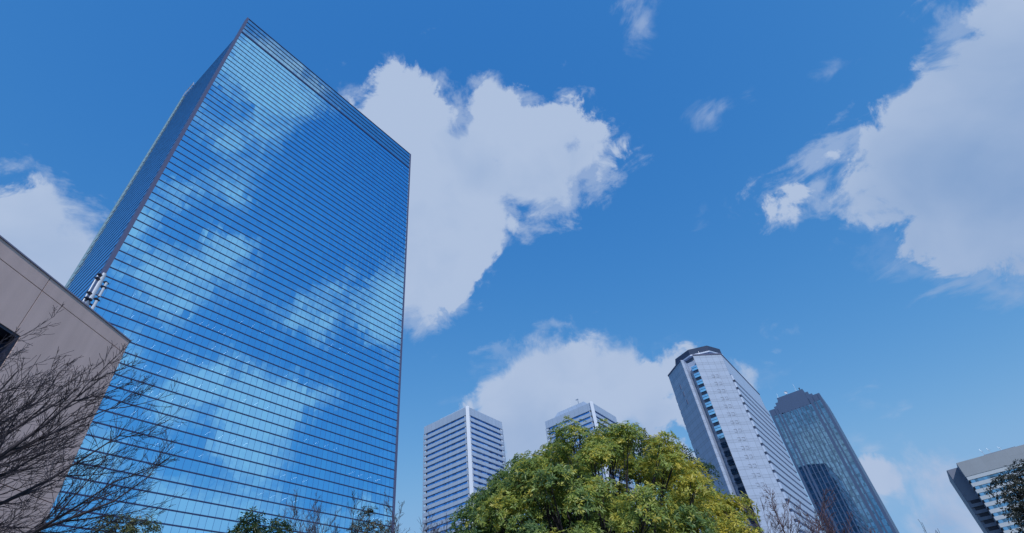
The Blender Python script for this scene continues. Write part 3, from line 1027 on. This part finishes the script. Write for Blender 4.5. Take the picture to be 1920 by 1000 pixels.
panel(0.02, 0.10, 0.42, 1.72, 0.17, 0.12).build('antenna_panel', M_WHITE, an)
MB().tube([(0.17, 0.02, -0.08), (0.17, 0.02, 1.6)], [0.032, 0.032], 8, True).build('pole', M_METAL, an)
panel(-0.24, 0.10, 0.74, 1.18, 0.11, 0.10).build('antenna_panel', M_WHITE, an)
panel(-0.24, 0.10, 1.26, 1.45, 0.12, 0.10).build('antenna_panel', M_WHITE, an)
panel(-0.24, 0.10, 0.02, 0.52, 0.13, 0.11).build('antenna_panel', M_WHITE, an)
MB().tube([(-0.30, 0.0, -0.08), (-0.30, 0.0, 1.48)], [0.026, 0.026], 8, True).build('pole', M_METAL, an)
br = MB()
for (x0, x1, z) in ((0.0, 0.24, 1.56), (0.0, 0.25, 1.36), (0.0, 0.24, 0.62), (-0.05, 0.22, 0.38), (-0.34, -0.16, 1.22), (-0.34, -0.16, 1.47), (-0.34, -0.14, 0.60), (-0.36, -0.16, 0.0)):
    MB().box(x0, x1, 0.0, 0.13, z - 0.025, z + 0.025).build('bracket', M_FRAME, an)
br.box(-0.32, 0.2, -0.03, 0.0, 0.30, 0.35)
br.build('cross_bar', M_FRAME, an)
MB().box(-0.06, 0.10, 0.02, 0.10, 0.14, 0.32).build('radio_box', M_METAL, an)
MB().box(-0.33, -0.2, -0.02, 0.05, 0.86, 1.08).build('radio_box', M_METAL, an)
for k, (xa, xb) in enumerate(((0.02, -0.1), (-0.24, -0.14))):
    MB().tube([(xa, 0.08, 0.42 if k == 0 else 0.74), (xa - 0.03, 0.13, 0.25), (xb, 0.06, 0.1), (xb - 0.05, -0.02, -0.08)], [0.012] * 4, 5).build('cable', M_FRAME, an)

# ------------------------------------------------------------------ trees
def bark(name, color):
    m, t, b = new_mat(name, color, 0.85)
    tone(t, b, color, 0.25, 6.0, 4.0, stretch=(1, 1, 0.3))
    return m


M_BARK_DARK = bark('dark_bark', (0.030, 0.026, 0.040))
M_BARK_GREY = bark('grey_bark', (0.075, 0.062, 0.085))
M_BARK_RED = bark('red_brown_twig_bark', (0.095, 0.058, 0.075))


def leaf_mat(name, rough=0.38, trans=0.45):
    m, t, b = new_mat(name, (0.06, 0.1, 0.03), rough, 0.0, 0.45)
    at = nd(t, 'ShaderNodeVertexColor')
    at.layer_name = 'tint'
    t.links.new(at.outputs['Color'], b.inputs['Base Color'])
    tl = nd(t, 'ShaderNodeBsdfTranslucent')
    t.links.new(at.outputs['Color'], tl.inputs['Color'])
    mx = nd(t, 'ShaderNodeMixShader')
    mx.inputs[0].default_value = trans
    t.links.new(b.outputs[0], mx.inputs[1])
    t.links.new(tl.outputs[0], mx.inputs[2])
    out = [x for x in t.nodes if x.type == 'OUTPUT_MATERIAL'][0]
    t.links.new(mx.outputs[0], out.inputs['Surface'])
    return m


M_LEAF = leaf_mat('tree_leaves')


def leaf_mesh(name, centres, axes, n_leaf, size, colors, seed, spread=(45, 95), width=0.32, col_jit=0.16):
    """whorls of folded leaves: every leaf is two triangles hinged on its midrib"""
    rs = np.random.RandomState(seed)
    N = len(centres)
    C = np.repeat(centres, n_leaf, 0)
    A = np.repeat(axes, n_leaf, 0)
    colr = np.repeat(colors, n_leaf, 0)
    M = len(C)
    A = A / np.linalg.norm(A, axis=1, keepdims=True)
    ref = np.where(np.abs(A[:, 2:3]) < 0.9, np.array([[0, 0, 1.0]]), np.array([[1.0, 0, 0]]))
    U = np.cross(A, ref)
    U /= np.linalg.norm(U, axis=1, keepdims=True)
    V = np.cross(A, U)
    ph = np.tile(np.arange(n_leaf) / n_leaf * 2 * np.pi, N) + rs.rand(M) * 0.9
    th = np.radians(rs.uniform(spread[0], spread[1], M))
    D = A * np.cos(th)[:, None] + (U * np.cos(ph)[:, None] + V * np.sin(ph)[:, None]) * np.sin(th)[:, None]
    D[:, 2] -= 0.25
    D /= np.linalg.norm(D, axis=1, keepdims=True)
    L = size * rs.uniform(0.65, 1.25, M)[:, None]
    side = np.cross(D, A + rs.normal(0, 0.25, (M, 3)))
    side /= np.linalg.norm(side, axis=1, keepdims=True) + 1e-9
    nrm = np.cross(side, D)
    base = C + D * size * 0.12
    tip = base + D * L - nrm * L * 0.10
    mid = base + D * L * 0.45
    w = L * width * 0.5
    l = mid + side * w + nrm * w * 0.35
    r = mid - side * w + nrm * w * 0.35
    verts = np.stack([base, l, tip, r], 1).reshape(-1, 3)
    faces = (np.arange(M)[:, None] * 4 + np.array([[0, 1, 2, 0, 2, 3]])).reshape(-1)
    me = bpy.data.meshes.new(name)
    me.vertices.add(len(verts))
    me.vertices.foreach_set('co', verts.reshape(-1).astype(np.float32))
    nf = M * 2
    me.loops.add(nf * 3)
    me.loops.foreach_set('vertex_index', faces.astype(np.int32))
    me.polygons.add(nf)
    me.polygons.foreach_set('loop_start', (np.arange(nf) * 3).astype(np.int32))
    me.update(calc_edges=True)
    ca = me.color_attributes.new('tint', 'FLOAT_COLOR', 'POINT')
    cc = colr * (1 + rs.normal(0, col_jit, (M, 1)))
    cc = np.clip(cc, 0.004, 0.9)
    cv = np.concatenate([np.repeat(cc, 4, 0), np.ones((M * 4, 1))], 1)
    ca.data.foreach_set('color', cv.reshape(-1).astype(np.float32))
    me.materials.append(M_LEAF)
    return me


def leafy_tree(name, label, loc, clumps, per_m2, n_leaf, size, palette, seed, group=None, trunk_r=0.25, bark_m=None, fork_z=2.5, yellow=None, width=0.32):
    """clumps: (x, y, z, radius, squash, palette weight) relative to the foot of the trunk"""
    rs = np.random.RandomState(seed)
    root = thing(name, label, 'tree', loc, 0.0, group)
    tb = MB()
    fork = Vector((0, 0, fork_z))
    tb.tube([(0, 0, -0.1), (0.04, 0.02, fork_z * 0.5), (0, 0, fork_z)], [trunk_r * 1.25, trunk_r, trunk_r * 0.85], 10)
    P, A, K = [], [], []
    cx0 = np.mean([c[0] for c in clumps])
    cy0 = np.mean([c[1] for c in clumps])
    zc0 = min(c[2] for c in clumps)
    for (x, y, z, r, sq, pal) in clumps:
        c = Vector((x, y, z))
        a = fork.lerp(c, 0.4) + Vector((rs.normal(0, 0.2), rs.normal(0, 0.2), -0.15))
        b = fork.lerp(c, 0.75) + Vector((rs.normal(0, 0.2), rs.normal(0, 0.2), 0.05))
        rr = trunk_r * 0.22 * (0.6 + 0.4 * r)
        tb.tube([fork - Vector((0, 0, 0.3)), a, b, c], [rr * 1.7, rr, rr * 0.6, rr * 0.25], 6)
        n = max(6, int(per_m2 * 4 * math.pi * r * r))
        d = rs.normal(0, 1, (n, 3))
        d /= np.linalg.norm(d, axis=1, keepdims=True)
        d[:, 2] = np.where(d[:, 2] < -0.45, -d[:, 2], d[:, 2])
        rad = r * (0.45 + 0.55 * rs.rand(n) ** 0.5) * (1 + 0.22 * np.sin(d[:, 0] * 5 + seed) * np.sin(d[:, 1] * 6 + z))
        q = d * rad[:, None]
        q[:, 2] *= sq
        p = q + np.array([x, y, z])
        out = d + np.array([0, 0, 0.45]) + 0.35 * np.array([x - cx0, y - cy0, z - zc0]) / 4.0
        P.append(p)
        A.append(out + rs.normal(0, 0.35, (n, 3)))
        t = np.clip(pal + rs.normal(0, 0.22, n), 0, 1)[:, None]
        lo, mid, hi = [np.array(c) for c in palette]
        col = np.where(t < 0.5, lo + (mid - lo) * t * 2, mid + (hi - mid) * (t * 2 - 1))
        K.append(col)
        for k in range(max(2, int(r * 5))):
            e = Vector(p[rs.randint(n)])
            tb.tube([b.lerp(c, rs.rand()), c.lerp(e, 0.55) + Vector((0, 0, 0.06)), e], [rr * 0.35, rr * 0.22, 0.006], 4)
    tb.build('trunk', bark_m or M_BARK_DARK, root, True)
    o = bpy.data.objects.new('crown', leaf_mesh('crown', np.concatenate(P), np.concatenate(A), n_leaf, size, np.concatenate(K), seed + 1, width=width))
    link(o, root)
    return root


def polar(az, d):
    return (d * math.sin(R(az)), d * math.cos(R(az)), 0.0)


def dome(cx_, cy_, cz, rh, rv, n, rmin, rmax, seed, front=True, zmin=0.1, warm=0.5):
    """clump centres spread over a dome, mostly on the side towards the viewer"""
    rs = np.random.RandomState(seed)
    out = []
    gold = math.pi * (3 - math.sqrt(5))
    for k in range(n):
        z = 1 - (k + 0.5) / n * (1 - zmin)
        a = k * gold + rs.normal(0, 0.15)
        rr = math.sqrt(max(0, 1 - z * z))
        x, y = rr * math.cos(a), rr * math.sin(a)
        f = rs.uniform(0.74, 1.0)
        if front and y > 0.55:
            continue
        r = rs.uniform(rmin, rmax)
        # leaf colour: the right side and top turn yellow, the left stays green
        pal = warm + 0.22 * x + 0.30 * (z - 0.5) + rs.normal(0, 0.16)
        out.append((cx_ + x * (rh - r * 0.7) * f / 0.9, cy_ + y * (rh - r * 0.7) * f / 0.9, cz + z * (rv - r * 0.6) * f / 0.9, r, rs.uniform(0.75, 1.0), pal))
    return out


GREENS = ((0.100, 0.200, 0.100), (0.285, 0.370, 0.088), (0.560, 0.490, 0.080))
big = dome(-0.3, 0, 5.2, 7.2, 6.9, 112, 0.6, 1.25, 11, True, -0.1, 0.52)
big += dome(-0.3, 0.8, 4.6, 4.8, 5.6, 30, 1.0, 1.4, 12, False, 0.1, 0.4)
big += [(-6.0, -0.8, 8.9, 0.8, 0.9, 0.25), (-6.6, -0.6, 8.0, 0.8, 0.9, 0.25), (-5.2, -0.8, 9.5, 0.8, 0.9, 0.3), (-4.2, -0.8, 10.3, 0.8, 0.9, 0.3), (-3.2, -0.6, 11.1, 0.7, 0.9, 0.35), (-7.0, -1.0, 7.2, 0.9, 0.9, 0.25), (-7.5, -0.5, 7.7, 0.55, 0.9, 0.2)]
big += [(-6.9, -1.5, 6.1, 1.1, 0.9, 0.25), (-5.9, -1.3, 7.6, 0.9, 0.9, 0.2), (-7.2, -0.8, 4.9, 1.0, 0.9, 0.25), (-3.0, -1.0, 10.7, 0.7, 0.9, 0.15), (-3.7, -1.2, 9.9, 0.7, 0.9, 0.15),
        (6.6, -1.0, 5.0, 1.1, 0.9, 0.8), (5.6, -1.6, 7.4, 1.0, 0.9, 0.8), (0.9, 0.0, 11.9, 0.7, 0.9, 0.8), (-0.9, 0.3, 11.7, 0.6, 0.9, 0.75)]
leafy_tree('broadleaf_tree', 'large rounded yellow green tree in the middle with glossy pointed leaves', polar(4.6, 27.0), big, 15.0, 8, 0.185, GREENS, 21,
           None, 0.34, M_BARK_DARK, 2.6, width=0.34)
DARKG = ((0.020, 0.055, 0.028), (0.045, 0.095, 0.036), (0.11, 0.15, 0.045))
leafy_tree('evergreen_tree', 'dark green tree top showing just behind the crown of the large yellow green tree', polar(10.9, 34.5),
           [(0, 0, 14.6, 1.0, 0.9, 0.4), (0.9, 0.2, 13.9, 1.0, 0.9, 0.4), (-0.9, 0, 13.8, 1.0, 0.9, 0.5), (2.3, 0, 12.9, 1.2, 0.9, 0.4), (0.3, 0, 12.6, 1.6, 0.9, 0.4), (3.4, 0.4, 11.8, 1.2, 0.9, 0.5)],
           9.0, 7, 0.21, DARKG, 31, None, 0.25, M_BARK_DARK, 5.0)

OLIVE = ((0.022, 0.055, 0.022), (0.055, 0.095, 0.028), (0.17, 0.165, 0.05))
BROWNG = ((0.040, 0.042, 0.022), (0.075, 0.068, 0.030), (0.14, 0.11, 0.045))
# dark two lobed evergreen in front of the glass tower
leafy_tree('evergreen_tree', 'dark glossy evergreen tree with two lobes at the foot of the glass tower', polar(-28.0, 23.8),
           [(-0.55, 0, 8.35, 0.62, 1.0, 0.4), (-0.75, 0, 7.7, 0.85, 0.95, 0.4), (0.62, 0.1, 8.0, 0.60, 1.0, 0.35), (0.85, 0, 7.35, 0.75, 0.95, 0.4), (-1.5, 0, 6.9, 0.8, 0.9, 0.45), (0.1, -0.3, 7.0, 0.9, 0.9, 0.5), (-2.3, 0, 6.4, 0.7, 0.9, 0.5)],
           20.0, 7, 0.15, OLIVE, 41, None, 0.16, M_BARK_DARK, 3.0)
# bushy evergreen at the lower left, behind the bare branches
leafy_tree('evergreen_tree', 'olive green bushy tree behind the bare branches at the lower left', polar(-39.2, 20.6),
           [(-0.2, 0, 7.0, 0.75, 0.9, 0.7), (0.7, 0, 6.9, 0.65, 0.9, 0.75), (-1.0, 0, 6.3, 0.8, 0.9, 0.55), (0.9, 0, 6.3, 0.7, 0.9, 0.6), (0.0, -0.3, 6.1, 0.9, 0.9, 0.6), (-1.7, 0, 5.9, 0.7, 0.9, 0.5)],
           22.0, 7, 0.12, ((0.025, 0.05, 0.02), (0.075, 0.105, 0.04), (0.17, 0.18, 0.08)), 51, None, 0.14, M_BARK_DARK, 2.8)
leafy_tree('evergreen_tree', 'brownish green conical tree among bare trees by the right foot of the glass tower', polar(-18.2, 25.6),
           [(-0.1, 0, 9.1, 0.5, 1.1, 0.5), (-0.45, 0, 8.4, 0.65, 1.0, 0.5), (0.3, 0, 8.4, 0.6, 1.0, 0.8), (0.75, 0, 8.0, 0.6, 1.0, 0.85), (-0.7, 0, 7.7, 0.8, 1.0, 0.4), (0.6, 0, 7.3, 0.9, 1.0, 0.7)],
           24.0, 7, 0.11, BROWNG, 61, None, 0.14, M_BARK_DARK, 3.0)
leafy_tree('evergreen_tree', 'small olive tree top just left of the large yellow green tree', polar(-11.2, 34.0),
           [(0, 0, 10.0, 0.6, 1.0, 0.6), (-0.6, 0, 9.4, 0.7, 1.0, 0.6), (0.6, 0, 9.4, 0.7, 1.0, 0.6)],
           20.0, 7, 0.13, ((0.05, 0.075, 0.04), (0.10, 0.13, 0.06), (0.17, 0.19, 0.09)), 71, None, 0.12, M_BARK_DARK, 3.0)
leafy_tree('evergreen_tree', 'dark drooping tree in front of the grey block at the right edge', polar(41.6, 21.0),
           [(-1.35, 0, 4.95, 0.42, 0.8, 0.4), (-0.75, 0, 5.05, 0.5, 0.8, 0.4), (-1.2, 0, 4.55, 0.5, 0.8, 0.4), (-1.55, -0.3, 4.2, 0.4, 0.8, 0.4), (-1.0, 0.2, 4.1, 0.6, 0.8, 0.4), (-0.5, 0, 4.5, 0.8, 0.8, 0.4), (0.3, 0, 4.3, 1.0, 0.9, 0.3), (0.4, 0, 5.1, 0.9, 0.9, 0.3), (-0.9, 0.2, 3.6, 0.8, 0.8, 0.3), (0.2, 0, 3.3, 1.0, 0.9, 0.3)],
           32.0, 7, 0.10, ((0.018, 0.030, 0.028), (0.05, 0.055, 0.042), (0.13, 0.115, 0.085)), 81, None, 0.14, M_BARK_DARK, 2.0)


def bare_tree(label, loc, limbs, seed, mat, trunk_r=0.16, fork_z=2.5, levels=3, twig=0.0045, spread=38, density=1.0, group='bare winter trees'):
    """limbs: (azimuth, lean from vertical, length, start height)"""
    rs = random.Random(seed)
    root = thing('bare_tree', label, 'tree', loc, 0.0, group)
    trunk = MB()
    trunk.tube([(0, 0, -0.1), (0.02, 0.03, fork_z * 0.5), (0, 0, fork_z), (0.0, 0.02, fork_z + 0.5)], [trunk_r * 1.3, trunk_r, trunk_r * 0.9, trunk_r * 0.5], 9)
    tw = MB()

    def branch(p, d, L, r, lev):
        nseg = 6 if lev == 0 else (5 if lev == 1 else 4)
        pts, rad = [p.copy()], [r]
        kids = []
        d = d.normalized()
        for i in range(nseg):
            t = (i + 1) / nseg
            d = (d + Vector((rs.gauss(0, 0.10), rs.gauss(0, 0.10), rs.gauss(0.07, 0.08)))).normalized()
            p = p + d * (L / nseg)
            pts.append(p.copy())
            rad.append(max(twig, r * (1 - 0.85 * t)))
            if lev < levels and i < nseg:
                nk = {0: 2, 1: 2, 2: 2}.get(lev, 2)
                for _ in range(nk):
                    if rs.random() < density * (0.62 if (lev == 0 and i == 0) else 0.82):
                        kids.append((p - d * (L / nseg) * rs.random(), d.copy(), t))
        tgt = trunk if lev == 0 else tw
        tgt.tube(pts, rad, 7 if lev == 0 else (5 if lev == 1 else 3))
        for (q, dd, t) in kids:
            ax = dd.orthogonal().normalized()
            ax.rotate(Matrix.Rotation(rs.random() * 2 * math.pi, 3, dd))
            nd_ = dd.copy()
            nd_.rotate(Matrix.Rotation(R(rs.uniform(spread * 0.55, spread * 1.25)), 3, ax))
            branch(q, nd_, L * rs.uniform(0.30, 0.55) * (1.15 - 0.45 * t), max(twig, r * 0.42 * (1.1 - 0.6 * t)), lev + 1)

    for (az, lean, L, z) in limbs:
        d = Vector((math.sin(R(az)) * math.sin(R(lean)), math.cos(R(az)) * math.sin(R(lean)), math.cos(R(lean))))
        branch(Vector((0, 0, z)), d, L, trunk_r * (0.30 + 0.055 * L), 0)
    trunk.build('trunk', mat, root, True)
    tw.build('branches', mat, root)
    return root


# foreground bare tree: foot just outside the left edge, limbs sweep up to the right
bare_tree('dark bare tree with sweeping limbs in front of the brown concrete wall', polar(-55.0, 13.5),
          [(50, 66, 4.6, 4.0), (38, 56, 4.3, 4.4), (62, 48, 4.0, 4.6), (24, 44, 3.9, 4.7), (72, 74, 4.2, 3.7), (48, 32, 3.8, 4.8), (8, 58, 4.0, 4.4), (100, 42, 3.4, 4.5), (-40, 30, 3.6, 4.6), (-100, 45, 3.6, 4.4), (180, 40, 3.4, 4.4), (42, 78, 4.3, 3.6), (30, 18, 3.6, 5.0), (56, 60, 4.0, 4.9)],
          3, M_BARK_DARK, 0.115, 4.2, 3, 0.004, 36, 1.0)
for (az, dist, limbs, seed, mat, lab, fz) in (
        (-23.4, 31.0, [(90, 18, 5.2, 6.2), (-80, 20, 5.0, 6.0), (10, 10, 5.6, 6.4), (180, 24, 4.6, 6.0), (40, 32, 4.4, 5.6)], 5, M_BARK_GREY, 'thin bare tree right beside the dark two lobed evergreen', 6.0),
        (-20.4, 32.0, [(90, 14, 5.6, 6.4), (-90, 22, 5.2, 6.0), (20, 8, 5.6, 6.4), (200, 28, 4.6, 6.0), (60, 34, 4.4, 5.6)], 6, M_BARK_GREY, 'bare tree standing just left of the brownish green conical tree', 6.0),
        (-17.6, 33.0, [(90, 20, 5.0, 6.0), (-90, 20, 4.8, 6.0), (20, 8, 5.0, 6.4), (60, 40, 4.6, 5.6)], 7, M_BARK_GREY, 'bare tree rising behind the brownish green conical tree', 6.0),
        (-15.2, 31.0, [(90, 42, 5.0, 5.6), (-90, 15, 5.4, 6.0), (60, 20, 5.0, 6.4), (100, 58, 4.6, 5.2)], 8, M_BARK_GREY, 'bare tree leaning right past the corner edge of the glass tower', 5.8),
        (-13.0, 40.0, [(90, 20, 4.4, 6.8), (-90, 24, 4.4, 6.6), (10, 8, 4.6, 7.0)], 9, M_BARK_GREY, 'faint bare tree in front of the foot of the flat roofed pale office tower', 6.6),
        (21.6, 26.0, [(90, 30, 4.8, 2.8), (-90, 32, 4.6, 2.8), (10, 8, 4.6, 3.6), (200, 20, 4.4, 3.2), (60, 44, 4.4, 2.6), (-60, 14, 4.6, 3.4), (120, 16, 4.8, 3.2)], 10, M_BARK_RED, 'reddish bare tree in front of the silver hotel tower, right of the big tree', 3.0),
        (26.6, 29.0, [(90, 28, 4.4, 2.8), (-90, 30, 4.6, 2.8), (10, 8, 4.2, 3.6), (200, 20, 4.2, 3.2), (60, 44, 4.0, 2.6), (-60, 16, 4.6, 3.4)], 12, M_BARK_RED, 'reddish bare tree in front of the dark reflection on the smoky glass tower', 3.0),
        (29.5, 24.0, [(60, 24, 3.6, 2.2), (-70, 20, 3.2, 2.2), (95, 46, 3.4, 2.4)], 13, M_BARK_DARK, 'dark sparse bare tree at the right foot of the smoky glass tower', 2.4),
        (32.4, 24.0, [(-60, 14, 2.6, 2.0), (60, 28, 2.4, 2.0)], 14, M_BARK_DARK, 'bare twig tips between the smoky glass tower and the grey block', 2.2)):
    k = {10: 0.80, 12: 0.72, 13: 0.8, 14: 0.62}.get(seed, 0.86)
    limbs = [(a, b, c * k, d) for a, b, c, d in limbs]
    bare_tree(lab, polar(az, dist), limbs, seed, mat, 0.11, fz, 3 if dist < 30 and seed < 13 else 2 if seed >= 13 else 3, 0.0065, 34, 0.86 if seed < 13 else 0.55)
